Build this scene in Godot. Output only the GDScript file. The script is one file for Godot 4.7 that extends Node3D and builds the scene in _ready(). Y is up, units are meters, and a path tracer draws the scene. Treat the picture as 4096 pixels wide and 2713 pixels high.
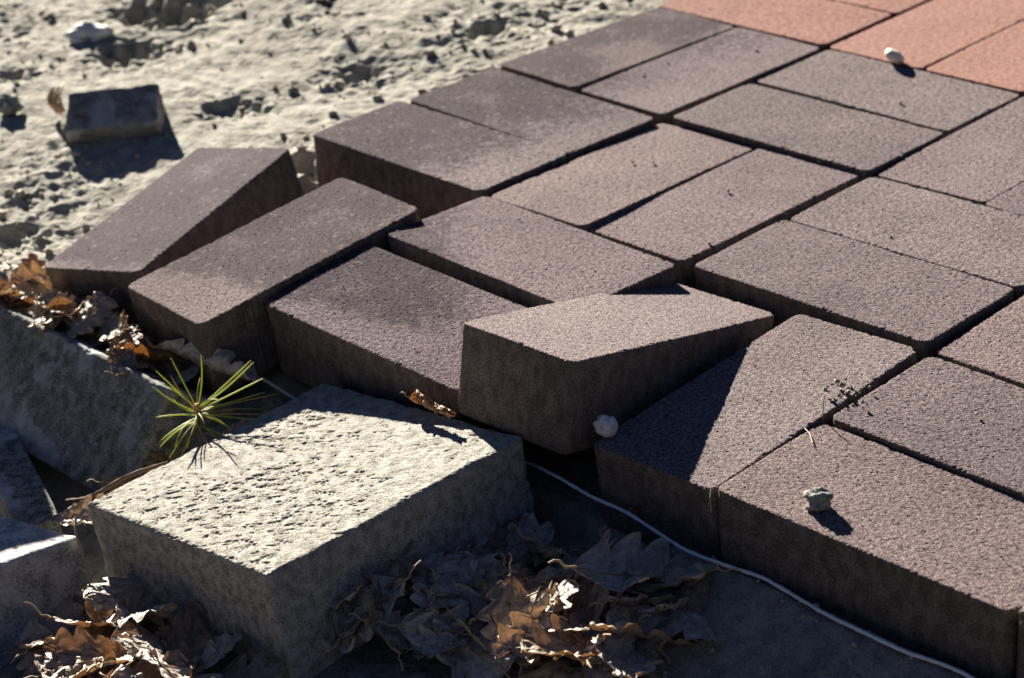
extends Node3D
# A brown block pavement whose edge is coming apart beside a sandy patch: loose pavers, concrete blocks, dry oak leaves, a pine seedling.
# World: x runs along one direction of the weave, -z along the other, y = 0 is the top of the sound paving. One paver is 200 x 100 x 60 mm.

const PITCH := 0.1
const LONG := 0.1966
const WIDE := 0.0966
const THICK := 0.06

# pavers near the edge, each as it lies: long direction, place in the weave, turn, centre of its top
const LAID := {
	"M1": ["h", -4, 0, Quaternion(-0.0087, 0.0080, -0.0062, 0.9999), Vector3(-0.3026, 0.0055, -0.0434)],
	"M2": ["h", -4, 1, Quaternion(-0.0040, -0.0152, -0.0019, 0.9999), Vector3(-0.3032, 0.0024, -0.1450)],
	"T1": ["v", -4, 2, Quaternion(-0.0041, -0.0227, 0.0013, 0.9997), Vector3(-0.3517, 0.0008, -0.3019)],
	"T2": ["v", -3, 2, Quaternion(-0.0027, -0.0110, -0.0010, 0.9999), Vector3(-0.2514, 0.0002, -0.2993)],
	"T3": ["h", -2, 3, Quaternion(-0.0005, -0.0104, 0.0047, 0.9999), Vector3(-0.0993, -0.0013, -0.3525)],
	"T4": ["h", -2, 2, Quaternion(-0.0061, 0.0001, 0.0022, 1.0000), Vector3(-0.0971, 0.0014, -0.2474)],
	"M3": ["v", -2, 0, Quaternion(-0.0153, 0.0135, 0.0014, 0.9998), Vector3(-0.1511, -0.0002, -0.0985)],
	"M4": ["v", -1, 0, Quaternion(-0.0036, -0.0084, 0.0072, 0.9999), Vector3(-0.0537, -0.0010, -0.1037)],
	"M5": ["h", 0, 1, Quaternion(0.0028, -0.0030, 0.0073, 1.0000), Vector3(0.1023, 0.0007, -0.1520)],
	"M6": ["h", 0, 0, Quaternion(0.0010, -0.0026, 0.0071, 1.0000), Vector3(0.1000, 0.0011, -0.0527)],
	"M7": ["v", 2, 0, Quaternion(0.0048, 0.0045, -0.0059, 1.0000), Vector3(0.2526, -0.0008, -0.1011)],
	"L2": ["h", -2, -1, Quaternion(-0.0147, -0.0091, -0.0014, 0.9999), Vector3(-0.1001, 0.0057, 0.0530)],
	"L5": ["v", 1, -2, Quaternion(0.0222, 0.0017, 0.0192, 0.9996), Vector3(0.1503, -0.0057, 0.1008)],
	"L6": ["h", 2, -1, Quaternion(0.0106, -0.0110, 0.0025, 0.9999), Vector3(0.3026, -0.0018, 0.0523)],
	"L7": ["h", 2, -2, Quaternion(-0.0006, 0.0073, 0.0008, 1.0000), Vector3(0.2992, -0.0058, 0.1493)],
	"T5": ["v", 0, 2, Quaternion(-0.0016, 0.0083, 0.0063, 0.9999), Vector3(0.0520, 0.0001, -0.3017)],
}
const LOOSE := {
	"L0": ["v", Quaternion(0.0611, 0.1371, 0.0584, 0.9869), Vector3(-0.3925, -0.0014, 0.1531), "dark brown paver lying askew at the sandy edge, tipped towards the leaves"],
	"L1": ["v", Quaternion(0.0500, -0.0254, 0.0023, 0.9984), Vector3(-0.2557, 0.0036, 0.1575), "dark brown paver slid out of the weave between the askew paver and the flat one"],
	"L3": ["h", Quaternion(0.0515, 0.0071, -0.0129, 0.9986), Vector3(-0.1056, -0.0030, 0.1600), "brown paver sunk along the broken edge, just behind the pale square block"],
	"L4": ["v", Quaternion(-0.1178, 0.0093, 0.0108, 0.9929), Vector3(0.0398, 0.0141, 0.1023), "brown paver propped up at one end on the pale square block"],
}

var numbers := {}
var M := {}
var fine := FastNoiseLite.new()
var grit := FastNoiseLite.new()
var broad := FastNoiseLite.new()
var cells := FastNoiseLite.new()
var rng := RandomNumberGenerator.new()


func _ready() -> void:
	rng.seed = 20240611
	# camera
	var cam := Camera3D.new()
	cam.name = "camera"
	var look := CameraAttributesPhysical.new()
	look.frustum_focal_length = 75.27
	look.frustum_focus_distance = 1.27
	look.frustum_near = 0.05
	look.frustum_far = 200.0
	look.exposure_aperture = 11.5
	cam.attributes = look
	cam.transform = Transform3D(Basis(Vector3(0.68947, -0.07901, -0.71999), Vector3(-0.27926, 0.88818, -0.36489), Vector3(0.66831, 0.45265, 0.59031)), Vector3(0.90441, 0.62421, 0.96244))
	add_child(cam)
	cam.current = true
	# sky, sun, exposure
	var air := ProceduralSkyMaterial.new()
	air.sky_top_color = Color(0.25, 0.34, 0.52)
	air.sky_horizon_color = Color(0.52, 0.53, 0.54)
	air.sky_curve = 0.15
	air.ground_bottom_color = Color(0.25, 0.23, 0.2)
	air.ground_horizon_color = Color(0.4, 0.4, 0.4)
	air.sun_angle_max = 1.0
	var env := Environment.new()
	env.background_mode = Environment.BG_SKY
	env.sky = Sky.new()
	env.sky.sky_material = air
	env.background_energy_multiplier = 0.155
	env.tonemap_mode = Environment.TONE_MAPPER_LINEAR
	env.tonemap_exposure = 4.3
	env.sdfgi_enabled = true
	env.ssao_enabled = true
	env.ssil_enabled = true
	var world := WorldEnvironment.new()
	world.name = "sky"
	world.environment = env
	add_child(world)
	var sun := DirectionalLight3D.new()
	sun.name = "sun"
	sun.light_energy = 1.5
	sun.light_color = Color(1.0, 0.965, 0.91)
	sun.light_angular_distance = 0.5
	sun.shadow_enabled = true
	var el := deg_to_rad(19.5)
	var az := deg_to_rad(25.0)
	add_child(sun)
	sun.look_at_from_position(Vector3.ZERO, Vector3(cos(az) * cos(el), -sin(el), sin(az) * cos(el)), Vector3.UP)

	set_noise()
	make_materials()
	ground()
	pavement()
	loose_pavers()
	concrete_blocks()
	stones()
	string()
	straws()
	leaves()
	pine()
	crumbs()


# ------------------------------------------------------------------ helpers

func set_noise() -> void:
	fine.noise_type = FastNoiseLite.TYPE_SIMPLEX
	fine.fractal_type = FastNoiseLite.FRACTAL_NONE
	fine.frequency = 1.0
	fine.seed = 3
	grit.noise_type = FastNoiseLite.TYPE_SIMPLEX_SMOOTH
	grit.fractal_type = FastNoiseLite.FRACTAL_NONE
	grit.frequency = 1.0
	grit.seed = 11
	broad.noise_type = FastNoiseLite.TYPE_SIMPLEX_SMOOTH
	broad.fractal_type = FastNoiseLite.FRACTAL_FBM
	broad.fractal_octaves = 3
	broad.frequency = 1.0
	broad.seed = 21
	cells.noise_type = FastNoiseLite.TYPE_CELLULAR
	cells.cellular_return_type = FastNoiseLite.RETURN_DISTANCE
	cells.fractal_type = FastNoiseLite.FRACTAL_NONE
	cells.frequency = 1.0
	cells.seed = 5


func numbered(called: String) -> String:
	var n: int = numbers.get(called, 0)
	numbers[called] = n + 1
	return called if n == 0 else "%s_%03d" % [called, n]


func tag(o: Node3D, label: String, category: String, group := "") -> Node3D:
	o.set_meta("label", label)
	o.set_meta("category", category)
	if group:
		o.set_meta("group", group)
	return o


func thing(called: String, at: Transform3D) -> Node3D:
	var o := Node3D.new()
	o.name = numbered(called)
	add_child(o)
	o.transform = at
	return o


func part(called: String, mesh: Mesh, mats: Array, parent: Node3D) -> MeshInstance3D:
	var o := MeshInstance3D.new()
	o.name = called
	o.mesh = mesh
	for k in mats.size():
		o.set_surface_override_material(k, mats[k])
	parent.add_child(o, true)
	return o


func single(called: String, mesh: Mesh, mats: Array, at := Transform3D()) -> MeshInstance3D:
	var o := MeshInstance3D.new()
	o.name = numbered(called)
	o.mesh = mesh
	for k in mats.size():
		o.set_surface_override_material(k, mats[k])
	add_child(o)
	o.transform = at
	return o


# a sheet of (nu + 1) x (nv + 1) points, u running fastest; normals from its own slopes
func sheet(mesh: ArrayMesh, p: PackedVector3Array, nu: int, nv: int, uv: PackedVector2Array, color := PackedColorArray(), closed := false) -> void:
	var w := nu + 1
	var normal := PackedVector3Array()
	normal.resize(p.size())
	for j in nv + 1:
		var up := (j - 1 if j > 0 else j) * w
		var down := (j + 1 if j < nv else j) * w
		for i in w:
			var l := i - 1 if i > 0 else (nu - 1 if closed else 0)
			var r := i + 1 if i < nu else (1 if closed else nu)
			normal[j * w + i] = (p[down + i] - p[up + i]).cross(p[j * w + r] - p[j * w + l]).normalized()
	var index := PackedInt32Array()
	index.resize(nu * nv * 6)
	var k := 0
	for j in nv:
		for i in nu:
			var a := j * w + i
			index[k] = a
			index[k + 1] = a + 1
			index[k + 2] = a + w
			index[k + 3] = a + 1
			index[k + 4] = a + w + 1
			index[k + 5] = a + w
			k += 6
	var s := []
	s.resize(Mesh.ARRAY_MAX)
	s[Mesh.ARRAY_VERTEX] = p
	s[Mesh.ARRAY_NORMAL] = normal
	s[Mesh.ARRAY_TEX_UV] = uv
	s[Mesh.ARRAY_INDEX] = index
	if color.size():
		s[Mesh.ARRAY_COLOR] = color
	mesh.add_surface_from_arrays(Mesh.PRIMITIVE_TRIANGLES, s)


func tube(mesh: ArrayMesh, points: Array, radii: Array, sides := 8, rough := 0.0) -> void:
	var p := PackedVector3Array()
	var uv := PackedVector2Array()
	var n := points.size()
	var side := Vector3.ZERO
	var long := 0.0
	for j in n:
		var a: Vector3 = points[maxi(j - 1, 0)]
		var b: Vector3 = points[mini(j + 1, n - 1)]
		var here: Vector3 = points[j]
		var ahead := (b - a).normalized()
		if side == Vector3.ZERO:
			side = ahead.cross(Vector3.UP if absf(ahead.y) < 0.9 else Vector3.RIGHT).normalized()
		side = (side - ahead * side.dot(ahead)).normalized()
		var other := ahead.cross(side)
		if j > 0:
			long += here.distance_to(points[j - 1])
		for i in sides + 1:
			var t := TAU * i / sides
			var r: float = radii[j] if radii.size() > 1 else radii[0]
			if rough > 0.0:
				r *= 1.0 + rough * fine.get_noise_3d(here.x * 300.0 + cos(t), here.y * 300.0 + sin(t), here.z * 300.0)
			p.append(here + (side * cos(t) + other * sin(t)) * r)
			uv.append(Vector2(float(i) / sides, long * 50.0))
	sheet(mesh, p, sides, n - 1, uv, PackedColorArray(), true)


func smooth_path(points: Array, steps: int) -> Array:
	var c := Curve3D.new()
	for k in points.size():
		var a: Vector3 = points[maxi(k - 1, 0)]
		var b: Vector3 = points[mini(k + 1, points.size() - 1)]
		c.add_point(points[k], (a - b) / 6.0, (b - a) / 6.0)
	var out := []
	for k in steps + 1:
		out.append(c.sample_baked(c.get_baked_length() * k / steps, true))
	return out


func lin(r: float, g: float, b: float) -> Color:
	return Color(r, g, b).linear_to_srgb()


# ------------------------------------------------------------------ materials

func speckle(size: int, seed_: int, dark: Color, mid: Color, light: Color, coarse := 0.06, share := 0.5) -> ImageTexture:
	var a := FastNoiseLite.new()
	a.noise_type = FastNoiseLite.TYPE_SIMPLEX
	a.fractal_type = FastNoiseLite.FRACTAL_FBM
	a.fractal_octaves = 2
	a.frequency = 0.24
	a.seed = seed_
	var b := FastNoiseLite.new()
	b.noise_type = FastNoiseLite.TYPE_SIMPLEX_SMOOTH
	b.fractal_type = FastNoiseLite.FRACTAL_FBM
	b.fractal_octaves = 3
	b.frequency = coarse
	b.seed = seed_ + 7
	var ia := a.get_seamless_image(size, size)
	var ib := b.get_seamless_image(size, size)
	ia.convert(Image.FORMAT_L8)
	ib.convert(Image.FORMAT_L8)
	var da := ia.get_data()
	var db := ib.get_data()
	var out := PackedByteArray()
	out.resize(size * size * 3)
	for k in size * size:
		var v: float = (da[k] / 255.0 - 0.5) * 2.0 * share + (db[k] / 255.0 - 0.5) * 2.0 * (1.0 - share)
		v = signf(v) * clampf(pow(absf(v) * 2.2, 0.8), 0.0, 1.0)
		var c := mid.lerp(light, v) if v > 0.0 else mid.lerp(dark, -v)
		c = c.linear_to_srgb()
		out[k * 3] = c.r8
		out[k * 3 + 1] = c.g8
		out[k * 3 + 2] = c.b8
	return ImageTexture.create_from_image(Image.create_from_data(size, size, false, Image.FORMAT_RGB8, out))


# tone over the paving, seen from above, 1.6 m square: mottled, darker along the sandy edge, lime blotches, one painted sun glint
func paving_tones() -> ImageTexture:
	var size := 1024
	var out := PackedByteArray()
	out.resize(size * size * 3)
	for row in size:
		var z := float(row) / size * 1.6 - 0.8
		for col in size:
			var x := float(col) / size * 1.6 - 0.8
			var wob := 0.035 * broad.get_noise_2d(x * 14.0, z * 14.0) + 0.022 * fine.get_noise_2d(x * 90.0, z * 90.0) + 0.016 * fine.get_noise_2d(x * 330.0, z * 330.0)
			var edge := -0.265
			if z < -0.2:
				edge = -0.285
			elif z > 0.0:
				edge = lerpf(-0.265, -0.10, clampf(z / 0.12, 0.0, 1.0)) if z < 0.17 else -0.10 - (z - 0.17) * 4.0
			var edge_dark := smoothstep(0.045, -0.035, x - edge + wob)  # darkens the tone along the sandy edge, with a ragged border
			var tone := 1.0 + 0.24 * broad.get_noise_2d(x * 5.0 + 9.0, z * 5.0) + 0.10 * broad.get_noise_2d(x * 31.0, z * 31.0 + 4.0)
			var f := Vector3(1, 1, 1).lerp(Vector3(0.22, 0.185, 0.255), edge_dark) * tone
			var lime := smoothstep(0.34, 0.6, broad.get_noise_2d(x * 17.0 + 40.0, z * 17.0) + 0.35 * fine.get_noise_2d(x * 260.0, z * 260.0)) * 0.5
			var painted_glint := smoothstep(0.05, 0.02, Vector2((x + 0.315) * 0.9, z + 0.29).length() + wob * 0.6) * 0.55  # pale smear on one paver: sun glint painted into the colour
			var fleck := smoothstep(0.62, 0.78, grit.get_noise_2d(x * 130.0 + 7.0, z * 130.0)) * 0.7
			f = f.lerp(Vector3(1.22, 1.24, 1.25), maxf(maxf(lime, painted_glint), fleck))
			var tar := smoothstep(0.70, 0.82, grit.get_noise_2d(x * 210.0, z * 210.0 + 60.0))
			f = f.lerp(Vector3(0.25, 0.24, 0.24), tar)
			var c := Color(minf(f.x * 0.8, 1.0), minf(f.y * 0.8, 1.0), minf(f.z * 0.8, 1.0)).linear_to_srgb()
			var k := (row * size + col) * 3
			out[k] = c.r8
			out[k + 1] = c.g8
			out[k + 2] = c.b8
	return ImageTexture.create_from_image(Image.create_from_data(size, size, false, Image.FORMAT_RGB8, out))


# lime bloom on old concrete: ragged pale patches with clear gaps between
func lime_map() -> ImageTexture:
	var n := FastNoiseLite.new()
	n.noise_type = FastNoiseLite.TYPE_SIMPLEX_SMOOTH
	n.fractal_octaves = 5
	n.frequency = 0.012
	n.seed = 66
	var src := n.get_seamless_image(384, 384)
	var im := Image.create(384, 384, false, Image.FORMAT_RGBA8)
	for row in 384:
		for col in 384:
			var v := src.get_pixel(col, row).r
			im.set_pixel(col, row, Color(0.72, 0.74, 0.74, smoothstep(0.60, 0.74, v) * 0.7))
	return ImageTexture.create_from_image(im)


func plain(color: Color, rough := 0.9, spec := 0.4) -> StandardMaterial3D:
	var m := StandardMaterial3D.new()
	m.albedo_color = color
	m.roughness = rough
	m.metallic_specular = spec
	return m


func textured(t: Texture2D, scale: float, rough := 0.9, world := false) -> StandardMaterial3D:
	var m := plain(Color.WHITE, rough, 0.16)
	m.albedo_texture = t
	m.uv1_triplanar = true
	m.uv1_world_triplanar = world
	m.uv1_scale = Vector3.ONE * scale
	return m


func noise_texture(size: int, freq: float, seed_: int, octaves := 4) -> NoiseTexture2D:
	var n := FastNoiseLite.new()
	n.noise_type = FastNoiseLite.TYPE_SIMPLEX
	n.fractal_octaves = octaves
	n.frequency = freq
	n.seed = seed_
	var t := NoiseTexture2D.new()
	t.width = size
	t.height = size
	t.seamless = true
	t.noise = n
	return t


func make_materials() -> void:
	var tones := paving_tones()
	var brown := speckle(512, 1, Color(0.055, 0.039, 0.044), Color(0.172, 0.133, 0.137), Color(0.38, 0.325, 0.305), 0.08, 0.62)
	M.top = textured(brown, 6.0, 0.86)
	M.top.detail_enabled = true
	M.top.detail_albedo = tones
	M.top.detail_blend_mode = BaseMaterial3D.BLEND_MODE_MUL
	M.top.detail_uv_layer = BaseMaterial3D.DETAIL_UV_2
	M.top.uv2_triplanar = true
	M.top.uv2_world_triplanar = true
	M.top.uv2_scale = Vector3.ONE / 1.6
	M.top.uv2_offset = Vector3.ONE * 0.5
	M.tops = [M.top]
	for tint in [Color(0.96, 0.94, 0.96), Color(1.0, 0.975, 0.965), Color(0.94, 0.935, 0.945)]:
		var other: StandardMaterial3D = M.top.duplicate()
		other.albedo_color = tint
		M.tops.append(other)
	var red := speckle(512, 2, Color(0.20, 0.095, 0.078), Color(0.27, 0.142, 0.116), Color(0.36, 0.225, 0.185), 0.05, 0.5)
	M.red = textured(red, 6.0, 0.86)
	# sides: the moulded face, streaked up and down
	var side := speckle(512, 3, Color(0.078, 0.060, 0.052), Color(0.128, 0.102, 0.089), Color(0.20, 0.17, 0.15), 0.03, 0.6)
	M.side = plain(Color.WHITE, 0.9, 0.16)
	M.side.albedo_texture = side
	M.red_side = plain(Color(1.0, 0.72, 0.62), 0.9, 0.35)
	M.red_side.albedo_texture = side
	var pale := speckle(512, 4, Color(0.11, 0.105, 0.088), Color(0.31, 0.298, 0.258), Color(0.43, 0.415, 0.375), 0.04, 0.55)
	M.pale = textured(pale, 5.0, 0.92)
	var grey := speckle(512, 5, Color(0.035, 0.034, 0.028), Color(0.16, 0.158, 0.142), Color(0.40, 0.40, 0.38), 0.035, 0.6)
	M.grey = textured(grey, 5.0, 0.92)
	M.white = textured(speckle(256, 12, Color(0.20, 0.20, 0.19), Color(0.44, 0.44, 0.43), Color(0.58, 0.58, 0.57), 0.04, 0.5), 6.0, 0.9)
	M.grey.detail_enabled = true
	M.grey.detail_albedo = lime_map()
	M.grey.detail_blend_mode = BaseMaterial3D.BLEND_MODE_MIX
	M.grey.detail_uv_layer = BaseMaterial3D.DETAIL_UV_2
	M.grey.uv2_triplanar = true
	M.grey.uv2_scale = Vector3.ONE * 3.0
	M.sand = textured(speckle(512, 6, Color(0.42, 0.40, 0.37), Color(0.82, 0.81, 0.78), Color(1, 1, 1), 0.03, 0.55), 4.0, 0.95, true)
	M.sand.vertex_color_use_as_albedo = true
	M.sand.heightmap_enabled = true
	M.sand.heightmap_texture = noise_texture(512, 0.05, 8)
	M.sand.heightmap_scale = 0.09
	M.clod = plain(lin(0.30, 0.285, 0.24), 0.95, 0.16)
	M.dark_clod = plain(lin(0.07, 0.055, 0.04), 0.95, 0.3)
	M.white_stone = textured(speckle(128, 9, Color(0.4, 0.4, 0.38), Color(0.62, 0.62, 0.60), Color(0.74, 0.74, 0.73), 0.06), 30.0, 0.6)
	M.grey_stone = textured(speckle(128, 10, Color(0.10, 0.11, 0.10), Color(0.25, 0.26, 0.23), Color(0.42, 0.42, 0.38), 0.06), 40.0, 0.9)
	M.string = plain(lin(0.70, 0.73, 0.75), 0.6, 0.4)
	M.shell = plain(lin(0.74, 0.70, 0.58), 0.35, 0.5)
	M.shell_dark = plain(lin(0.10, 0.05, 0.04), 0.5, 0.5)
	M.needle = plain(lin(0.235, 0.25, 0.05), 0.5, 0.4)
	M.needle.backlight_enabled = true
	M.needle.backlight = lin(0.5, 0.55, 0.12)
	M.needle_tip = plain(lin(0.30, 0.20, 0.06), 0.5, 0.5)
	M.bark = plain(lin(0.10, 0.065, 0.045), 0.9, 0.3)
	M.bud = plain(lin(0.42, 0.20, 0.10), 0.7, 0.4)
	M.straw = plain(lin(0.42, 0.36, 0.24), 0.7, 0.4)
	M.leaf = []
	for c in [[0.42, 0.345, 0.25], [0.31, 0.235, 0.17], [0.42, 0.365, 0.31], [0.33, 0.19, 0.085], [0.25, 0.185, 0.14]]:
		var m := plain(Color.WHITE, 0.62, 0.45)
		m.albedo_texture = leaf_texture(Color(c[0], c[1], c[2]), M.leaf.size() + 1)
		m.backlight_enabled = true
		m.backlight = lin(0.24, 0.14, 0.06)
		m.heightmap_enabled = true
		m.heightmap_texture = noise_texture(128, 0.05, 31 + M.leaf.size())
		m.heightmap_scale = 0.06
		M.leaf.append(m)
	M.rib = plain(lin(0.36, 0.27, 0.16), 0.7, 0.4)


# colours of a dry oak leaf: pale veins running forward from the midrib, brown blotches; u along the leaf, v across
func leaf_texture(base: Color, seed_: int) -> ImageTexture:
	var w := 192
	var h := 96
	var im := Image.create(w, h, false, Image.FORMAT_RGB8)
	for row in h:
		var s := absf(row / float(h - 1) * 2.0 - 1.0)
		for col in w:
			var t := col / float(w - 1)
			var v := fposmod(t * 9.0 - s * 1.5, 1.0)
			var vein := smoothstep(0.10, 0.0, minf(v, 1.0 - v)) * (1.0 - s * 0.6)
			vein = maxf(vein, smoothstep(0.06, 0.0, s))
			var blotch := broad.get_noise_3d(t * 6.0, row * 0.05, seed_ * 9.0)
			var spot := smoothstep(0.25, 0.5, fine.get_noise_3d(t * 22.0, row * 0.2, seed_ * 4.0))
			var c := base * (1.0 + 0.55 * blotch)
			c = c.lerp(base * 0.45, spot * 0.6).lerp(Color(0.40, 0.32, 0.21), vein * 0.45)
			c.a = 1.0
			im.set_pixel(col, row, c.clamp().linear_to_srgb())
	return ImageTexture.create_from_image(im)


# ------------------------------------------------------------------ ground

var rough_spots: Array[Vector4] = [
	Vector4(-0.80, -0.085, 0.055, 1.0), Vector4(-0.85, -0.18, 0.06, 1.0), Vector4(-0.90, -0.16, 0.05, 0.9), Vector4(-0.845, 0.015, 0.035, 0.8),
	Vector4(-0.55, -0.165, 0.055, 0.9), Vector4(-0.51, -0.29, 0.07, 1.0), Vector4(-0.51, -0.36, 0.06, 0.9), Vector4(-0.60, -0.06, 0.05, 0.5),
	Vector4(-0.59, 0.155, 0.05, 0.9), Vector4(-0.62, 0.11, 0.05, 0.8), Vector4(-0.53, 0.205, 0.05, 1.0), Vector4(-0.47, -0.05, 0.05, 0.5), Vector4(-0.70, -0.25, 0.09, 0.45),
	Vector4(-1.0, -0.05, 0.1, 0.7), Vector4(-0.46, -0.2, 0.05, 0.5)]
var hollows: Array[Vector4] = [
	Vector4(-0.80, -0.085, 0.03, 0.022), Vector4(-0.845, -0.178, 0.035, 0.028), Vector4(-0.885, -0.16, 0.03, 0.026), Vector4(-0.845, 0.02, 0.02, 0.014),
	Vector4(-0.515, -0.295, 0.022, 0.014), Vector4(-0.555, -0.17, 0.02, 0.012), Vector4(-0.54, 0.21, 0.022, 0.009), Vector4(-0.59, -0.05, 0.025, 0.008), Vector4(-0.43, 0.0, 0.022, 0.02)]


func sand_edge(z: float) -> float:
	return -0.404 - maxf(0.0, minf(z, 0.3)) * 0.22


func roughness_at(x: float, z: float) -> float:
	var r := 0.0
	for s in rough_spots:
		var d := Vector2(x - s.x, z - s.y).length() / s.z
		if d < 2.0:
			r = maxf(r, s.w * exp(-d * d))
	return r


func base_height(x: float, z: float) -> float:
	var bed := -0.069
	# in front of the paving
	var gutter := -0.048 - 0.42 * clampf(z - 0.212, 0.0, 0.14)
	var dip := -0.088 - 0.06 * clampf(z - 0.36, 0.0, 0.3)
	var front := lerpf(dip, gutter, smoothstep(0.07, 0.20, x - 0.25 * clampf(z - 0.25, 0.0, 0.3)))
	front = lerpf(lerpf(-0.078, -0.13, smoothstep(0.27, 0.36, z)), front, smoothstep(-0.17, -0.05, x))
	var h := lerpf(bed, front, smoothstep(0.194, 0.206, z))
	# sand beside it
	var sand := -0.030
	sand = lerpf(sand, -0.012, smoothstep(-0.12, -0.3, z))
	sand = lerpf(sand, -0.047, smoothstep(0.03, 0.2, z))
	sand = lerpf(sand, -0.062, smoothstep(0.22, 0.32, z))
	sand = lerpf(sand, -0.10, smoothstep(0.34, 0.5, z))
	var e := sand_edge(z)
	return lerpf(sand, h, smoothstep(e - 0.006, e + 0.022, x))


func height(x: float, z: float) -> float:
	var h := base_height(x, z)
	if absf(x) > 3.0 or absf(z) > 3.0:
		return h
	var on_sand := smoothstep(0.02, -0.01, x - sand_edge(z))
	var under: float = 1.0 if x > sand_edge(z) and z < 0.19 else 0.0
	var n := 0.004 * broad.get_noise_2d(x * 7.0, z * 7.0) * on_sand
	# the sand is raked into low streaks, trodden in places
	n += 0.0016 * grit.get_noise_2d((x + z * 0.4) * 22.0, (z - x * 0.4) * 46.0) * (0.4 + 0.6 * on_sand)
	n += 0.0003 * fine.get_noise_2d(x * 90.0, z * 90.0) + 0.00022 * fine.get_noise_2d(x * 220.0, z * 220.0)
	var r := roughness_at(x, z)
	if r > 0.02:
		n += r * (0.0052 * (0.35 - absf(broad.get_noise_2d((x + z * 0.3) * 20.0, (z - x * 0.3) * 30.0)) * 1.5) + 0.0016 * fine.get_noise_2d(x * 70.0, z * 70.0) + 0.0006 * fine.get_noise_2d(x * 150.0, z * 150.0))
	for s in hollows:
		var d := Vector2(x - s.x, z - s.y).length() / s.z + 0.5 * grit.get_noise_2d(x * 55.0, z * 55.0)
		if d < 1.6:
			n -= s.w * smoothstep(1.25, 0.5, d)
	return h + (n if under == 0.0 else n * 0.3)


func lines(lo: float, hi: float, step: float, far: float) -> PackedFloat32Array:
	var out := PackedFloat32Array()
	var v := lo
	var s := step
	while v > -far:
		s *= 1.35
		v -= s
		out.insert(0, v)
	var n := int((hi - lo) / step)
	for k in n + 1:
		out.append(lo + k * step)
	v = hi
	s = step
	while v < far:
		s *= 1.35
		v += s
		out.append(v)
	return out


func ground() -> void:
	var xs := lines(-1.2, 0.5, 0.0034, 60.0)
	var zs := lines(-0.62, 0.62, 0.0034, 60.0)
	var p := PackedVector3Array()
	var uv := PackedVector2Array()
	var col := PackedColorArray()
	var sandy := Color(0.355, 0.347, 0.305)
	var soil := Color(0.29, 0.27, 0.23)
	for z in zs:
		for x in xs:
			p.append(Vector3(x, height(x, z), z))
			uv.append(Vector2(x, z))
			var mixed := 0.03 * fine.get_noise_2d(x * 60.0, z * 60.0)
			var s := smoothstep(0.015, -0.008, x - sand_edge(z) + mixed)
			var c := soil.lerp(sandy, s)
			c *= 1.0 + 0.22 * broad.get_noise_2d(x * 11.0, z * 11.0)
			c.a = 1.0
			col.append(c)
	var m := ArrayMesh.new()
	sheet(m, p, xs.size() - 1, zs.size() - 1, uv, col)
	var o := single("sandy_ground", m, [M.sand])
	o.set_meta("kind", "structure")
	o.set_meta("label", "pale trodden sand beside and under the broken paving")


# ------------------------------------------------------------------ pavers

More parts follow.
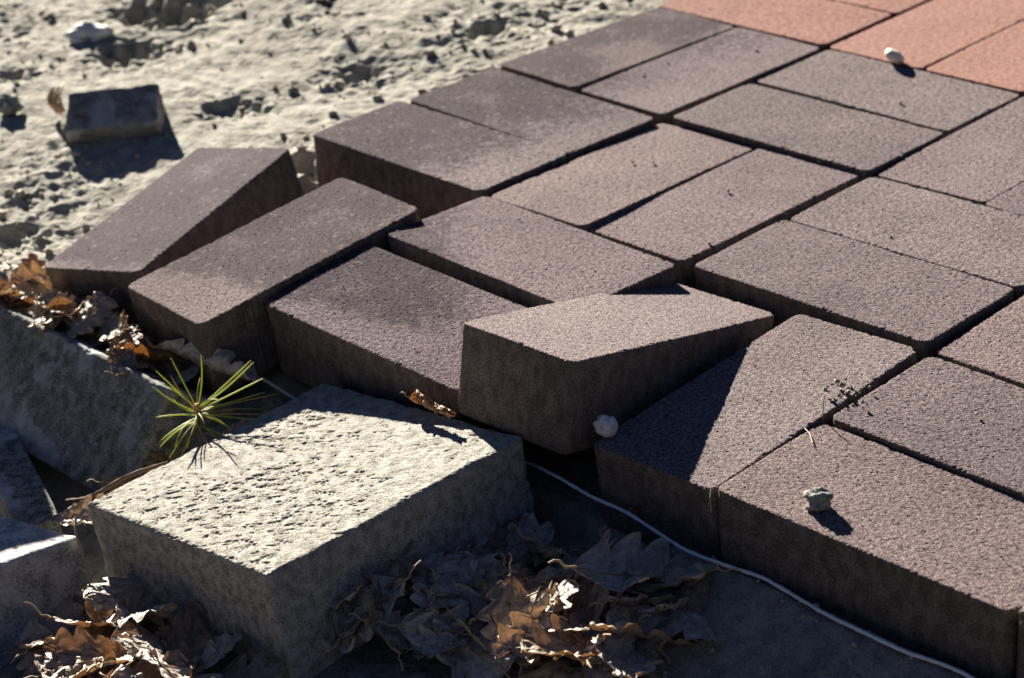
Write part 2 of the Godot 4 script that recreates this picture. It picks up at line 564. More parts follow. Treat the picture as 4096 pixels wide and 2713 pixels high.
func paver_mesh(variant: int) -> ArrayMesh:
	var mesh := ArrayMesh.new()
	var step := 0.00062
	var nu := int(LONG / step)
	var nv := int(WIDE / step)
	var r := 0.0062
	var p := PackedVector3Array()
	var uv := PackedVector2Array()
	p.resize((nu + 1) * (nv + 1))
	uv.resize(p.size())
	var o := variant * 531.0
	for j in nv + 1:
		for i in nu + 1:
			var x := (float(i) / nu - 0.5) * LONG
			var z := (float(j) / nv - 0.5) * WIDE
			# round the four upright corners
			var cx := absf(x) - (LONG / 2 - r)
			var cz := absf(z) - (WIDE / 2 - r)
			var inset := minf(LONG / 2 - absf(x), WIDE / 2 - absf(z))
			if cx > 0.0 and cz > 0.0:
				var k := maxf(cx, cz) / sqrt(cx * cx + cz * cz)
				x = signf(x) * (LONG / 2 - r + cx * k)
				z = signf(z) * (WIDE / 2 - r + cz * k)
				inset = r - maxf(cx, cz)
			var a := x * 1000.0 + o
			var b := z * 1000.0 + o
			var n1 := fine.get_noise_2d(a * 0.55, b * 0.55)
			var n2 := grit.get_noise_2d(a * 0.24, b * 0.24)
			var n3 := fine.get_noise_2d(a * 0.9 + 77.0, b * 0.9)
			var h := 0.00014 * n1 + 0.00008 * n2 + 0.00011 * n3
			var pit := grit.get_noise_2d(a * 0.34 + 300.0, b * 0.5)
			if pit > 0.66:
				h -= (pit - 0.66) * 0.0022
			h += 0.00035 * grit.get_noise_2d(a * 0.012, b * 0.012)
			# worn, nibbled arris
			var chip := broad.get_noise_2d(a * 0.09, b * 0.09 + 50.0)
			var reach := 0.0009 + 0.0008 * maxf(0.0, chip) + 0.009 * maxf(0.0, chip - 0.36)
			var e := clampf(1.0 - inset / reach, 0.0, 1.0)
			h -= e * e * (0.0003 + 0.0004 * n1 + 0.0008 * maxf(0.0, chip) + 0.006 * maxf(0.0, chip - 0.36))
			if inset < 0.0006:
				var jit := 0.00028 * fine.get_noise_2d(a * 0.7, b * 0.7)
				x += signf(x) * jit
				z += signf(z) * jit
			p[j * (nu + 1) + i] = Vector3(x, h, z)
			uv[j * (nu + 1) + i] = Vector2(x, z) * 6.0
	sheet(mesh, p, nu, nv, uv)
	# the sides: from the rim of the top straight down
	var rim := []
	for i in nu:
		rim.append(i)
	for j in nv:
		rim.append(j * (nu + 1) + nu)
	for i in nu:
		rim.append(nv * (nu + 1) + nu - i)
	for j in nv:
		rim.append((nv - j) * (nu + 1))
	rim.append(0)
	var q := PackedVector3Array()
	var quv := PackedVector2Array()
	var rows := [0.0, 0.0012, 0.003, 0.006, 0.011, 0.018, 0.026, 0.035, 0.045, 0.054, 0.0585, 0.06]
	for row in rows.size():
		for k in rim.size():
			var t: Vector3 = p[rim[k]]
			var away := Vector3(t.x - clampf(t.x, -LONG / 2 + r, LONG / 2 - r), 0, t.z - clampf(t.z, -WIDE / 2 + r, WIDE / 2 - r)).normalized()
			var s := float(k) * step
			var d := 0.0
			if row > 0:
				d = 0.00022 * fine.get_noise_3d(s * 420.0, row * 0.35, o) + 0.00025 * grit.get_noise_3d(s * 120.0, row * 0.9, o) + 0.0003 * (1.0 if row > 1 else 0.4)
				if row >= rows.size() - 2:
					d -= 0.0012 * (row - rows.size() + 3)
			q.append(Vector3(t.x, lerpf(t.y, 0.0, clampf(row / 4.0, 0.0, 1.0)) - rows[row], t.z) + away * d)
			quv.append(Vector2(s * 6.0, rows[row] * 3.6 + variant * 0.13))
	sheet(mesh, q, rim.size() - 1, rows.size() - 1, quv)
	# underside
	var b0 := ArrayMesh.new()
	var f := PackedVector3Array()
	for c in [[-1, 1], [1, 1], [-1, -1], [1, -1]]:
		f.append(Vector3(c[0] * (LONG / 2 - 0.003), -THICK + 0.0001, c[1] * (WIDE / 2 - 0.003)))
	sheet(mesh, f, 1, 1, PackedVector2Array([Vector2.ZERO, Vector2.RIGHT, Vector2.DOWN, Vector2.ONE]))
	return mesh


var paver_meshes := []


func set_paver(o: MeshInstance3D, kind: String, q: Quaternion, at: Vector3, flip: bool) -> void:
	var b := Basis(q.normalized())
	if kind == "v":
		b = b * Basis(Vector3.UP, PI / 2)
	if flip:
		b = b * Basis(Vector3.UP, PI)
	o.transform = Transform3D(b, at)


func pavement() -> void:
	for k in 4:
		paver_meshes.append(paver_mesh(k))
	var brown := Node3D.new()
	brown.name = "brown_pavement"
	brown.set_meta("kind", "structure")
	brown.set_meta("label", "brown concrete block paving laid in a basket weave")
	add_child(brown)
	var red := Node3D.new()
	red.name = "red_pavement"
	red.set_meta("kind", "structure")
	red.set_meta("label", "red concrete block paving joining the brown paving")
	add_child(red)
	var taken := {}
	var n := 0
	for key in LAID:
		var a: Array = LAID[key]
		taken["%s %d %d" % [a[0], a[1], a[2]]] = true
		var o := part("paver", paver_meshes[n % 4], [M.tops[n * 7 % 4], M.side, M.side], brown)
		set_paver(o, a[0], a[3], a[4], n % 3 == 1)
		n += 1
	for hole in [["v", -4, -2], ["v", -3, -2], ["h", -2, -2], ["v", 0, -2]]:
		taken["%s %d %d" % hole] = true
	for j in range(-1, 4):
		for i in range(-2, 4):
			for k in 2:
				var kind := "h" if posmod(i + j, 2) == 0 else "v"
				var u := 2 * i + (0 if kind == "h" else k)
				var v := 2 * j + (k if kind == "h" else 0)
				if taken.has("%s %d %d" % [kind, u, v]):
					continue
				var at := Vector3((u + (1.0 if kind == "h" else 0.5)) * PITCH, rng.randf_range(-0.0012, 0.0012), -(v + (0.5 if kind == "h" else 1.0)) * PITCH)
				at += Vector3(rng.randf_range(-0.0008, 0.0008), 0, rng.randf_range(-0.0008, 0.0008))
				var q := Quaternion(Vector3.UP, rng.randf_range(-0.008, 0.008)) * Quaternion(Vector3.RIGHT, rng.randf_range(-0.006, 0.006))
				var is_red := j >= 2
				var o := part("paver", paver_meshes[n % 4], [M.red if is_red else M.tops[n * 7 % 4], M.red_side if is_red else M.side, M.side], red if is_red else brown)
				set_paver(o, kind, q, at, n % 3 == 1)
				n += 1


func loose_pavers() -> void:
	var n := 1
	for key in LOOSE:
		var a: Array = LOOSE[key]
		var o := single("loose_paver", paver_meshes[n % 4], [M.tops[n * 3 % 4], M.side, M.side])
		set_paver(o, a[0], a[1], a[2], n % 2 == 1)
		tag(o, a[3], "paver", "loose brown pavers along the broken edge")
		n += 1


# ------------------------------------------------------------------ concrete blocks

# a cast block with rounded, weathered faces. top: its four upper corners (left front, right front, right back, left back); down: from the top to the bottom
func rough_block(top: Array, down: Vector3, step: float, side_step: float, amp: float, pits: float, seed_: float, radius := 0.003) -> ArrayMesh:
	var mesh := ArrayMesh.new()
	var a: Vector3 = top[0]
	var b: Vector3 = top[1]
	var c: Vector3 = top[2]
	var d: Vector3 = top[3]
	var dim := Vector3((a.distance_to(b) + d.distance_to(c)) / 2, down.length(), (a.distance_to(d) + b.distance_to(c)) / 2)
	# faces: origin, u, v in the unit box (x: left to right, y: top 0 to bottom 1, z: back 0 to front 1)
	var faces := [
		[Vector3(0, 0, 0), Vector3(1, 0, 0), Vector3(0, 0, 1), step],
		[Vector3(0, 0, 1), Vector3(1, 0, 0), Vector3(0, 1, 0), side_step],
		[Vector3(1, 0, 1), Vector3(0, 0, -1), Vector3(0, 1, 0), side_step],
		[Vector3(1, 0, 0), Vector3(-1, 0, 0), Vector3(0, 1, 0), side_step * 2.5],
		[Vector3(0, 0, 0), Vector3(0, 0, 1), Vector3(0, 1, 0), side_step * 2.5],
		[Vector3(0, 1, 1), Vector3(1, 0, 0), Vector3(0, 0, -1), side_step * 4.0]]
	for f in faces:
		var nu := maxi(2, int((f[1] * dim).length() / f[3]))
		var nv := maxi(2, int((f[2] * dim).length() / f[3]))
		var p := PackedVector3Array()
		var uv := PackedVector2Array()
		p.resize((nu + 1) * (nv + 1))
		uv.resize(p.size())
		for j in nv + 1:
			for i in nu + 1:
				var raw: Vector3 = (f[0] + f[1] * (float(i) / nu) + f[2] * (float(j) / nv)) * dim
				var m := raw * 1000.0 + Vector3.ONE * seed_ * 100.0
				var rr := radius * (1.0 + 0.9 * broad.get_noise_3d(m.x * 0.05, m.y * 0.05, m.z * 0.05))
				var inner := raw.clamp(Vector3.ONE * rr, dim - Vector3.ONE * rr)
				var out := (raw - inner).normalized()
				var small := fine.get_noise_3d(m.x * 0.55, m.y * 0.55, m.z * 0.55 + 9.0)
				var disp := amp * (0.35 * fine.get_noise_3d(m.x * 0.25, m.y * 0.25, m.z * 0.25) + 0.4 * small + 0.9 * grit.get_noise_3d(m.x * 0.05, m.y * 0.05, m.z * 0.05))
				# flakes torn out of the cement skin: ragged islands, denser in some patches
				var warp := 1.6 * fine.get_noise_3d(m.x * 0.2, m.y * 0.2 + 31.0, m.z * 0.2)
				var pit := broad.get_noise_3d((m.x + warp) * 0.11 + 50.0, m.y * 0.11, (m.z - warp) * 0.15) * 1.5 + 0.34 * small
				var patch := 0.46 - 0.75 * broad.get_noise_3d(m.x * 0.016, m.y * 0.016, m.z * 0.016)
				if pit > patch:
					disp -= minf((pit - patch) * 2.2, 0.4) * pits
				var w := (inner + out * (rr + disp)) / dim
				var t := d.lerp(c, w.x).lerp(a.lerp(b, w.x), w.z) + down * w.y
				p[j * (nu + 1) + i] = t
				uv[j * (nu + 1) + i] = Vector2(i, j) * f[3] * 5.0
		sheet(mesh, p, nu, nv, uv)
	return mesh


func block(top: Array, down: Vector3, mat: Material, side_mat: Material, step: float, side_step: float, amp: float, pits: float, seed_: float, label: String) -> void:
	var centre: Vector3 = (top[0] + top[1] + top[2] + top[3]) / 4.0 + down
	var local := []
	for c in top:
		local.append(c - centre)
	var o := single("concrete_block", rough_block(local, down, step, side_step, amp, pits, seed_), [mat, side_mat, side_mat, side_mat, side_mat, side_mat], Transform3D(Basis(), centre))
	tag(o, label, "concrete block")


func concrete_blocks() -> void:
	var up := Vector3(-0.1312, 0.9914, 0.0)
	block([Vector3(-0.131, -0.0425, 0.4107), Vector3(0.0558, -0.0178, 0.4098), Vector3(0.0575, -0.0175, 0.2125), Vector3(-0.1384, -0.0435, 0.2135)], up * -0.085, M.pale, M.pale, 0.0008, 0.0013, 0.0005, 0.0021, 1.0,
		"pale square concrete block in the middle foreground, sunlit pitted top")
	var back := Vector3(0, -0.58, -0.81) * 0.08
	block([Vector3(-0.56, -0.035, 0.3005), Vector3(-0.203, -0.035, 0.2955), Vector3(-0.203, -0.035, 0.2955) + back, Vector3(-0.56, -0.035, 0.3005) + back], Vector3(0, -0.81, 0.58) * 0.088, M.grey, M.grey, 0.0016, 0.0014, 0.0005, 0.002, 2.0,
		"dark grey concrete block leaning back at the left, behind the pine seedling")
	var r := Vector3(-0.130, -0.062, 0.420)
	var near := Vector3(-0.0025, 0.007, 0.06) * 2.2
	var far := Vector3(-0.082, -0.008, 0.0145) * 2.5
	block([r + far + near, r + near, r, r + far], Vector3(0.01, -0.075, -0.004), M.white, M.white, 0.0012, 0.0014, 0.0003, 0.0016, 3.0,
		"grey concrete block at the bottom left corner with a smooth top")
	block([Vector3(-0.370, -0.098, 0.366), Vector3(-0.222, -0.098, 0.415), Vector3(-0.212, -0.095, 0.388), Vector3(-0.350, -0.097, 0.338)], Vector3(0, -0.06, 0), M.grey, M.grey, 0.0016, 0.002, 0.0004, 0.002, 4.0,
		"small grey concrete block wedged low between the leaning block and corner block")
	# an unseen slab, added just past the left edge of the view to shade the corner block
	block([Vector3(-0.530, 0.074, 0.328), Vector3(-0.486, 0.074, 0.326), Vector3(-0.484, 0.074, 0.262), Vector3(-0.528, 0.074, 0.264)], Vector3(-0.006, -0.17, 0.004), M.grey, M.grey, 0.003, 0.003, 0.0004, 0.001, 6.0,
		"unseen concrete slab added past the left edge to shade the corner block")
	# broken chunk out on the sand, tipped towards us
	var e := Vector3(0.66, 0.02, -0.75).normalized()
	var toward := Vector3(0.75, 0, 0.66).normalized()
	var tip := deg_to_rad(30)
	var slope := toward * cos(tip) + Vector3.DOWN * sin(tip)
	var nrm := toward * sin(tip) + Vector3.UP * cos(tip)
	var c0 := Vector3(-0.645, 0.0040, 0.034)
	block([c0 + slope * 0.045 - e * 0.041, c0 + slope * 0.045 + e * 0.041, c0 + e * 0.041, c0 - e * 0.039], nrm * -0.045, M.grey, M.grey, 0.002, 0.002, 0.0004, 0.0012, 5.0,
		"small dark concrete chunk standing alone on the sand")


# ------------------------------------------------------------------ stones

func rock(seed_: float, size: Vector3, rough: float, rings := 14) -> ArrayMesh:
	var mesh := ArrayMesh.new()
	var p := PackedVector3Array()
	var uv := PackedVector2Array()
	var n := rings * 2
	for j in rings + 1:
		for i in n + 1:
			var t := PI * j / rings
			var f := TAU * i / n
			var d := Vector3(sin(t) * cos(f), cos(t), sin(t) * sin(f))
			var k := 1.0 + rough * grit.get_noise_3d(d.x * 1.1 + seed_, d.y * 1.1, d.z * 1.1) + rough * 0.4 * fine.get_noise_3d(d.x * 3.0, d.y * 3.0 + seed_, d.z * 3.0)
			p.append(d * k * size)
			uv.append(Vector2(float(i) / n, float(j) / rings))
	sheet(mesh, p, n, rings, uv, PackedColorArray(), true)
	return mesh


func stones() -> void:
	tag(single("pebble", rock(1.0, Vector3(0.0068, 0.0066, 0.0062), 0.22), [M.white_stone], Transform3D(Basis(Vector3.UP, 0.6), Vector3(0.1035, -0.0055, 0.1865))), "white pebble on the shaded paver beside the propped one", "pebble")
	tag(single("pebble", rock(9.0, Vector3(0.0072, 0.0056, 0.0066), 0.4), [M.grey_stone], Transform3D(Basis(Vector3.UP, 0.3), Vector3(0.2595, -0.001, 0.1775))), "small grey stone casting a shadow on the front paver", "pebble")
	tag(single("stone", rock(15.0, Vector3(0.022, 0.011, 0.015), 0.25), [M.white_stone], Transform3D(Basis(Vector3.UP, 0.7), Vector3(-0.87, -0.026, -0.085))), "whitish stone lying far out on the sand", "stone")
	tag(single("stone", rock(18.0, Vector3(0.012, 0.008, 0.009), 0.5), [M.grey_stone], Transform3D(Basis(Vector3.UP, 0.2), Vector3(-0.762, -0.026, 0.072))), "small grey stone on the sand left of the dark chunk", "stone")
	tag(single("stone", rock(28.0, Vector3(0.012, 0.010, 0.012), 0.5), [M.dark_clod], Transform3D(Basis(Vector3.UP, 1.2), Vector3(-0.712, -0.020, -0.265))), "small dark reddish lump on the far sand near the top", "stone")
	# snail shell on the red and brown joint
	var shell := thing("snail_shell", Transform3D(Basis(Vector3.UP, 2.5) * Basis(Vector3.RIGHT, -0.9), Vector3(-0.1275, 0.0034, -0.402)))
	tag(shell, "small white snail shell on the joint between red and brown paving", "shell")
	var spiral := []
	var radii := []
	for k in 60:
		var t := k / 59.0
		var ang := t * TAU * 2.4
		var rad := 0.0060 * pow(1.0 - t, 1.3)
		spiral.append(Vector3(cos(ang) * rad, sin(ang) * rad, t * 0.0062))
		radii.append(0.0050 * (1.0 - t * 0.9))
	var whorl := ArrayMesh.new()
	tube(whorl, spiral, radii, 14)
	part("whorl", whorl, [M.shell], shell)
	var lip := part("opening", rock(2.0, Vector3(0.0040, 0.0042, 0.0018), 0.1, 8), [M.shell_dark], shell)
	lip.position = Vector3(0.0062, -0.0012, 0.0)


func straws() -> void:
	for a in [["short straw hanging at the seam of the two front pavers", [Vector3(0.1995, -0.0065, 0.1995), Vector3(0.2003, -0.012, 0.2016), Vector3(0.2012, -0.020, 0.2024)]],
			["short straw standing in the joint behind the front paver", [Vector3(0.1985, -0.012, 0.0985), Vector3(0.1990, 0.0, 0.0988), Vector3(0.1992, 0.006, 0.0985)]],
			["thin pale fibre lying on the front paver near the joint", [Vector3(0.199, -0.0045, 0.116), Vector3(0.206, -0.0042, 0.120), Vector3(0.214, -0.0045, 0.127)]]]:
		var m := ArrayMesh.new()
		tube(m, smooth_path(a[1], 10), [0.0004], 6)
		tag(single("straw", m, [M.straw]), a[0], "straw")
	var stem := ArrayMesh.new()
	tube(stem, smooth_path([Vector3(-0.134, -0.050, 0.418), Vector3(-0.127, -0.056, 0.424), Vector3(-0.120, -0.072, 0.426), Vector3(-0.108, -0.084, 0.430), Vector3(-0.098, -0.098, 0.432)], 30), [0.0008], 6, 0.4)
	tag(single("dry_stem", stem, [M.straw]), "thin dry stem hanging between the corner block and the pale block", "stem")


func string() -> void:
	var pts := [Vector3(-0.300, -0.072, 0.262), Vector3(-0.236, -0.070, 0.222), Vector3(-0.216, -0.068, 0.212), Vector3(-0.15, -0.072, 0.214), Vector3(-0.06, -0.073, 0.2108), Vector3(-0.01, -0.066, 0.2075), Vector3(0.03, -0.053, 0.195), Vector3(0.0664, -0.0455, 0.2005), Vector3(0.1065, -0.0445, 0.2055), Vector3(0.1368, -0.0445, 0.2055),
		Vector3(0.1807, -0.045, 0.212), Vector3(0.1975, -0.045, 0.2128), Vector3(0.2202, -0.045, 0.21), Vector3(0.2431, -0.045, 0.2069), Vector3(0.2704, -0.045, 0.2097), Vector3(0.2933, -0.045, 0.2122),
		Vector3(0.3205, -0.045, 0.2127), Vector3(0.3452, -0.045, 0.2126), Vector3(0.3662, -0.045, 0.2095), Vector3(0.3849, -0.045, 0.2094), Vector3(0.44, -0.046, 0.213), Vector3(0.56, -0.046, 0.209)]
	var m := ArrayMesh.new()
	tube(m, smooth_path(pts, 260), [0.0011], 8, 0.25)
	tag(single("string", m, [M.string]), "thin pale string running along the foot of the paving", "string")


# ------------------------------------------------------------------ leaves

func oak_leaf(variant: int) -> Array:
	var g := RandomNumberGenerator.new()
	g.seed = 100 + variant
	var nu := 44
	var nv := 14
	var long := 0.078
	var curl := g.randf_range(-0.9, 1.1)
	var bend := g.randf_range(-0.6, 0.6)
	var twist := g.randf_range(-0.6, 0.6)
	var crumple := g.randf_range(0.0015, 0.0038)
	if variant >= 12:   # rolled up lengthwise
		curl = 5.5 if variant == 12 else 3.2
		bend = 0.25
		twist = 0.3
	var lobes := 3.6 + variant % 3 * 0.5
	var p := PackedVector3Array()
	var uv := PackedVector2Array()
	var mid := []
	for j in nv + 1:
		var s := float(j) / nv * 2.0 - 1.0
		for i in nu + 1:
			var t := float(i) / nu
			var lobe := pow(absf(sin((t * lobes + (0.06 if s > 0 else 0.0)) * PI)), 0.8)
			var body := pow(sin(PI * pow(t, 0.75)), 0.8) * 0.0255
			var half := body * lerpf(1.0, 0.48 + 0.52 * lobe, smoothstep(0.05, 0.25, t)) + 0.0006
			half *= 1.0 + 0.12 * broad.get_noise_3d(t * 12.0, signf(s) * 3.0, variant * 7.0)
			var y := s * half
			var a := s * curl * (0.6 + 0.6 * t) * (half / 0.02)
			var rad := half / maxf(0.05, absf(curl * (0.6 + 0.6 * t) * (half / 0.02)))
			var q := Vector3(0, rad * (1.0 - cos(a)) * signf(curl), sin(a) * rad * signf(curl) * signf(curl))
			if absf(a) < 0.02 and absf(curl) < 0.1:
				q = Vector3(0, 0, y)
			q = Basis(Vector3.RIGHT, twist * (t - 0.4)) * q
			var b := bend * (t - 0.5)
			var rb := long / maxf(0.02, absf(bend))
			var along := Vector3(sin(b) * rb * signf(bend) * signf(bend), rb * (1.0 - cos(b)) * signf(bend), 0) if absf(bend) > 0.05 else Vector3((t - 0.5) * long, 0, 0)
			var sweep := absf(s) * half * 0.5
			var v := along + Basis(Vector3.BACK, b) * (q + Vector3(sweep, 0, 0))
			v += Vector3(0, crumple * (broad.get_noise_3d(t * 5.0 + variant * 9.0, s * 2.2, 1.0) * 1.6 + 0.5 * fine.get_noise_3d(t * 11.0, s * 5.0, variant)), crumple * 0.6 * broad.get_noise_3d(t * 4.0, s * 2.0, variant + 40.0))
			p.append(v)
			uv.append(Vector2(t, float(j) / nv))
			if j == nv / 2:
				mid.append(v)
	var blade := ArrayMesh.new()
	sheet(blade, p, nu, nv, uv)
	var stalk := ArrayMesh.new()
	var path := []
	var radii := []
	var first: Vector3 = mid[0]
	var back: Vector3 = (mid[0] - mid[4]).normalized()
	for k in 5:
		path.append(first + back * 0.017 * (1.0 - k / 5.0) + Vector3(0, 0.002 * sin(k), 0.001 * cos(k * 2.0)))
		radii.append(0.0007)
	for k in range(0, mid.size(), 3):
		path.append(mid[k] + Vector3(0, 0.0002, 0))
		radii.append(lerpf(0.0007, 0.0002, k / float(mid.size())))
	tube(stalk, path, radii, 6)
	return [blade, stalk]


var leaf_shapes := []


func leaf(variant: int, tint: int, at: Vector3, turn: Vector3, size: float, label: String, group := "") -> void:
	var o := thing("oak_leaf", Transform3D(Basis.from_euler(turn).scaled(Vector3.ONE * size), at))
	part("blade", leaf_shapes[variant][0], [M.leaf[tint]], o)
	part("stalk", leaf_shapes[variant][1], [M.rib], o)
	tag(o, label, "leaf", group)


var last_tint := 0
var last_size := 1.0


func pick(tints: Array, lo: float, hi: float) -> void:
	last_tint = tints[rng.randi() % tints.size()]
	last_size = rng.randf_range(lo, hi)


func describe(tint: int, size: float) -> String:
	return ("large " if size > 0.9 else "small " if size < 0.6 else "") + ["tan", "brown", "grey brown", "orange brown", "dark brown"][tint] + " dry oak leaf"


func leaves() -> void:
	for k in 14:
		leaf_shapes.append(oak_leaf(k))
	# those one can tell apart
	leaf(12, 3, Vector3(-0.015, -0.0185, 0.221), Vector3(0.5, -0.05, 0.12), 0.62, "curled tan leaf lying on the pale block against the propped paver")
	leaf(13, 2, Vector3(-0.222, -0.043, 0.252), Vector3(-0.4, 0.30, -0.12), 1.1, "long rolled leaf just behind the pine seedling")
	leaf(2, 2, Vector3(-0.160, -0.068, 0.402), Vector3(0.3, 0.5, 0.2), 0.6, "grey leaf draped between the corner block and the pale block")
	leaf(5, 0, Vector3(-0.036, -0.083, 0.452), Vector3(0.2, -0.9, 0.35), 1.0, "sunlit veined oak leaf at the bottom left")
	leaf(1, 3, Vector3(-0.012, -0.088, 0.432), Vector3(0.9, 0.3, 0.2), 0.7, "orange brown curled leaf below the pale block's front corner")
	leaf(4, 2, Vector3(0.180, -0.050, 0.246), Vector3(0.4, 1.0, -0.4), 1.05, "large grey lobed leaf topping the right end of the leaf litter")
	leaf(8, 2, Vector3(0.163, -0.058, 0.263), Vector3(-0.9, 1.9, 0.5), 0.9, "tall pale tan leaf standing upright in the leaf litter")
	leaf(9, 0, Vector3(0.152, -0.058, 0.294), Vector3(0.4, 0.2, 0.6), 0.6, "small bright sunlit leaf at the bottom edge, below the upright leaf")
	leaf(6, 3, Vector3(0.120, -0.062, 0.312), Vector3(0.8, 0.4, 0.3), 0.6, "orange backlit leaf curl at the bottom edge of the litter")
	leaf(10, 1, Vector3(-0.697, -0.012, 0.062), Vector3(1.3, 0.8, 1.1), 0.7, "brown curled leaf against the dark chunk on the sand")
	# the heap in front of the paving
	for k in 90:
		var x := lerpf(0.045, 0.222, (k % 10 + rng.randf()) / 10.0)
		var lo := 0.226 + 0.022 * smoothstep(0.09, 0.12, x) - 0.012 * smoothstep(0.16, 0.2, x)
		var z := lerpf(lo, 0.385 - 0.40 * (x - 0.045), (floorf(k / 10.0) + rng.randf()) / 9.0)
		var y := base_height(x, z) + rng.randf_range(0.003, 0.016) + 0.016 * smoothstep(0.27, 0.31, z)
		pick([1, 2, 2, 1, 0, 4], 0.5, 0.92)
		leaf(rng.randi() % 12, last_tint, Vector3(x, y, z), Vector3(rng.randf_range(-0.7, 0.7), rng.randf() * TAU, rng.randf_range(-0.6, 0.6)), last_size,
			describe(last_tint, last_size) + (" against the pale block's right face, far end" if x < 0.085 and z < 0.28 else " against the pale block's right face, near end" if x < 0.085 else " beside the string under the paving" if z < 0.245 else (" at the heap's bottom left" if x < 0.11 else " at the heap's bottom middle" if x < 0.155 else " at the heap's bottom right") if z > 0.30 else " in the middle of the heap" if x < 0.15 else " at the heap's right end, towards the string" if z < 0.27 else " at the right end of the heap"), "oak leaves heaped in front of the paving")
	for k in 28:
		var x := lerpf(-0.115, 0.05, (k % 7 + rng.randf()) / 7.0)
		var z := lerpf(0.425, 0.495, (floorf(k / 7.0) + rng.randf()) / 4.0)
		var y := base_height(x, z) + rng.randf_range(0.006, 0.022)
		pick([1, 2, 4, 4, 2, 1], 0.5, 0.95)
		leaf(rng.randi() % 12, last_tint, Vector3(x, y, z), Vector3(rng.randf_range(-0.6, 0.6), rng.randf() * TAU, rng.randf_range(-0.5, 0.5)), last_size,
			describe(last_tint, last_size) + (" under the pale block's front face" if z < 0.445 else " at the bottom edge below the pale block" if x > -0.04 else " below the corner block"), "oak leaves at the bottom left")
	for k in 48:
		var t := rng.randf()
		var x := lerpf(-0.52, -0.20, t)
		var z := rng.randf_range(0.258, 0.292) if x > -0.40 else rng.randf_range(0.25, 0.30)
		var y := -0.052 + rng.randf_range(0.0, 0.022)
		pick([0, 1, 3, 1, 4, 0], 0.35, 0.62)
		leaf(rng.randi() % 12, last_tint, Vector3(x, y, z), Vector3(rng.randf_range(-0.8, 0.8), rng.randf() * TAU, rng.randf_range(-0.7, 0.7)), last_size,
			describe(last_tint, last_size) + (" behind the leaning block, at the sand" if x < -0.43 else " between the leaning block and the askew paver" if x < -0.32 else " between the leaning block and the slid-out paver" if x < -0.25 else " behind the leaning block, near the seedling"), "oak leaves behind the leaning block")
	for k in 6:
		var x := rng.randf_range(-0.20, -0.15)
		var z := rng.randf_range(0.23, 0.36)
		pick([1, 4, 3], 0.4, 0.6)
		leaf(rng.randi() % 12, last_tint, Vector3(x, -0.066 - 0.15 * (z - 0.23), z), Vector3(rng.randf_range(-0.6, 0.6), rng.randf() * TAU, rng.randf_range(-0.4, 0.4)), last_size,
			describe(last_tint, last_size) + " down in the gap beside the pine seedling", "leaves in the gap at the seedling")


# ------------------------------------------------------------------ pine seedling

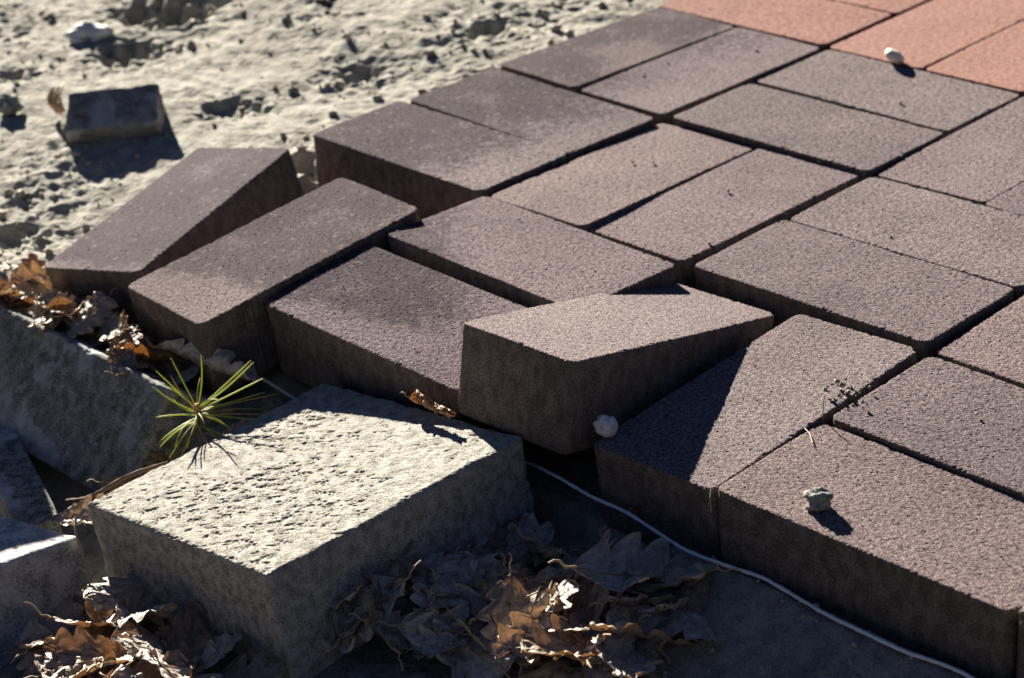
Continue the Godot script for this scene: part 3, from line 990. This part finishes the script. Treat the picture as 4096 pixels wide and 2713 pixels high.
func pine() -> void:
	var foot := Vector3(-0.166, -0.090, 0.316)
	var bud := Vector3(-0.163, -0.0345, 0.3005)
	var o := thing("pine_seedling", Transform3D(Basis(), foot))
	tag(o, "green pine seedling growing in the gap beside the pale block", "seedling")
	var stem := ArrayMesh.new()
	tube(stem, smooth_path([Vector3(-0.03, -0.002, 0.035), Vector3(-0.012, 0.010, 0.02), Vector3(0.0, 0.028, 0.006), bud - foot - Vector3(0.001, 0.016, -0.003), bud - foot], 24), [0.0011], 8, 0.2)
	part("stem", stem, [M.bark], o)
	var tip := part("bud", rock(4.0, Vector3(0.0026, 0.0036, 0.0026), 0.3, 8), [M.bud], o)
	tip.position = bud - foot
	var right := Vector3(0.689, -0.079, -0.72)
	var up := Vector3(-0.279, 0.888, -0.365)
	var back := Vector3(0.668, 0.453, 0.59)
	# each needle: reach to the right, up and towards the viewer in cm, how far down the stem it starts, how much it droops
	var needles := [[-3.4, 3.1, 0.6, 0.1, 0.2], [-3.9, 2.2, -0.8, 0.3, 0.25], [-3.1, 2.6, 1.2, 0.3, 0.2], [-2.4, 4.2, -1.0, 0.1, 0.15], [-1.9, 2.9, 1.6, 0.2, 0.1], [0.3, 4.2, 0.7, 0.0, -0.05], [0.1, 2.6, -1.4, 0.1, 0.05],
		[4.3, 4.1, 0.5, 0.1, 0.1], [4.4, 3.9, -0.9, 0.1, 0.15], [5.5, 2.5, 0.8, 0.2, 0.1], [5.3, 1.8, -0.7, 0.2, 0.2], [6.4, 1.7, -1.6, 0.3, 0.1], [5.1, -0.3, 1.4, 0.4, 0.2], [6.3, 0.5, -1.2, 0.5, 0.15],
		[6.6, 0.1, 0.2, 0.6, 0.2], [3.2, -1.2, 2.2, 0.4, 0.5], [3.0, -0.9, 1.2, 0.4, 0.5], [-3.0, 0.2, 1.6, 0.5, 0.2], [-2.6, -1.3, 2.0, 0.7, 0.4], [-2.9, -1.8, 0.8, 0.9, 0.1], [-1.6, -2.0, 2.4, 0.8, 0.4], [-0.4, -1.9, 2.6, 0.6, 0.5],
		[-2.2, -4.2, 1.0, 1.0, 0.3], [-2.0, -2.6, 2.0, 0.9, 0.2], [1.6, -2.0, 1.8, 0.9, 0.2], [3.4, -1.2, 0.4, 1.1, 0.1], [2.6, -1.8, -0.8, 1.0, 0.3], [-1.3, 1.2, 2.8, 0.3, 0.2], [1.9, 1.2, 2.9, 0.2, 0.3], [0.9, -0.4, 3.2, 0.5, 0.4]]
	for n in needles:
		var start: Vector3 = bud - foot - Vector3(0.002, 0.011, -0.002) * n[3]
		var reach: Vector3 = (right * n[0] + up * n[1] + back * n[2]) * 0.0082
		var across := reach.cross(Vector3(rng.randf_range(-1, 1), rng.randf_range(-1, 1), rng.randf_range(-1, 1))).normalized() * rng.randf_range(0.0008, 0.0030)
		var path := []
		var radii := []
		for k in 9:
			var t := k / 8.0
			var bow := across * sin(PI * t) + across.cross(reach.normalized()) * (t * t * 0.8)
			path.append(start + reach * t + Vector3(0, 0.014 * n[4] * (t - t * t * 1.6), 0) + bow)
			radii.append(0.0005 * (1.0 if t < 0.85 else lerpf(1.0, 0.35, (t - 0.85) / 0.15)))
		var m := ArrayMesh.new()
		tube(m, path, radii, 6)
		part("needle", m, [M.needle_tip if rng.randf() < 0.15 else M.needle], o)
	# dead twig beside it
	var twig := ArrayMesh.new()
	tube(twig, smooth_path([Vector3(-0.205, -0.082, 0.385), Vector3(-0.172, -0.066, 0.385), Vector3(-0.156, -0.054, 0.366), Vector3(-0.146, -0.052, 0.340)], 24), [0.0014], 8, 0.3)
	tag(single("twig", twig, [M.bark]), "thin dark root arching up beside the pale block's left edge", "twig")


# ------------------------------------------------------------------ crumbs

func scatter(called: String, label: String, mesh: Mesh, mat: Material, places: Array) -> void:
	var mm := MultiMesh.new()
	mm.transform_format = MultiMesh.TRANSFORM_3D
	mm.mesh = mesh
	mm.instance_count = places.size()
	for k in places.size():
		mm.set_instance_transform(k, places[k])
	var o := MultiMeshInstance3D.new()
	o.name = numbered(called)
	o.multimesh = mm
	o.material_override = mat
	o.set_meta("kind", "stuff")
	o.set_meta("label", label)
	add_child(o)


func crumbs() -> void:
	var bits := []
	for k in 170:
		var at := Vector3(rng.randf_range(-0.38, 0.42), 0.0006, rng.randf_range(-0.4, 0.19))
		var s := 0.0004 + 0.0012 * pow(rng.randf(), 4.0)
		if k < 26:
			at = Vector3(0.190 + rng.randfn(0.0, 0.012), 0.0004, 0.070 + rng.randfn(0.0, 0.007))
			s *= 1.15
		elif at.z > 0.0 and at.x < 0.2:
			continue
		elif at.z > 0.1:
			at.y = -0.0052
		bits.append(Transform3D(Basis.from_euler(Vector3(rng.randf() * 6.0, rng.randf() * 6.0, 0)).scaled(Vector3.ONE * s), at))
	var gutter := []
	for k in 900:
		var x := rng.randf_range(0.08, 0.45)
		var z := rng.randf_range(0.205, 0.34)
		var s := 0.0004 + 0.0016 * pow(rng.randf(), 4.0)
		gutter.append(Transform3D(Basis.from_euler(Vector3(rng.randf() * 6.0, rng.randf() * 6.0, 0)).scaled(Vector3.ONE * s), Vector3(x, height(x, z) + s * 0.2, z)))
	scatter("gutter_grit", "gritty soil crumbs along the foot of the paving", rock(49.0, Vector3.ONE, 0.7, 5), M.clod, gutter)
	scatter("grit", "grains of sand scattered on the brown paving", rock(47.0, Vector3.ONE, 0.7, 5), M.clod, bits)
	var places := []
	var dark := []
	while places.size() < 620:
		var x := rng.randf_range(-1.1, -0.405)
		var z := rng.randf_range(-0.5, 0.33)
		if x > sand_edge(z) or rng.randf() > 0.05 + roughness_at(x, z) * 0.8:
			continue
		var s := 0.0010 + 0.0038 * pow(rng.randf(), 6.0)
		var b := Basis.from_euler(Vector3(rng.randf() * 6.0, rng.randf() * 6.0, rng.randf() * 6.0)).scaled(Vector3(s, s * rng.randf_range(0.6, 1.0), s))
		var at := Transform3D(b, Vector3(x, height(x, z) + s * 0.35, z))
		places.append(at)
		if rng.randf() < 0.03:
			dark.append(at.translated(Vector3(0.006, 0.0, 0.004)))
	scatter("sand_crumbs", "crumbs of sand scattered over the trodden sand", rock(40.0, Vector3.ONE, 0.7, 5), M.clod, places)
	scatter("dark_crumbs", "dark bits scattered over the sand", rock(44.0, Vector3.ONE, 0.8, 5), M.dark_clod, dark)
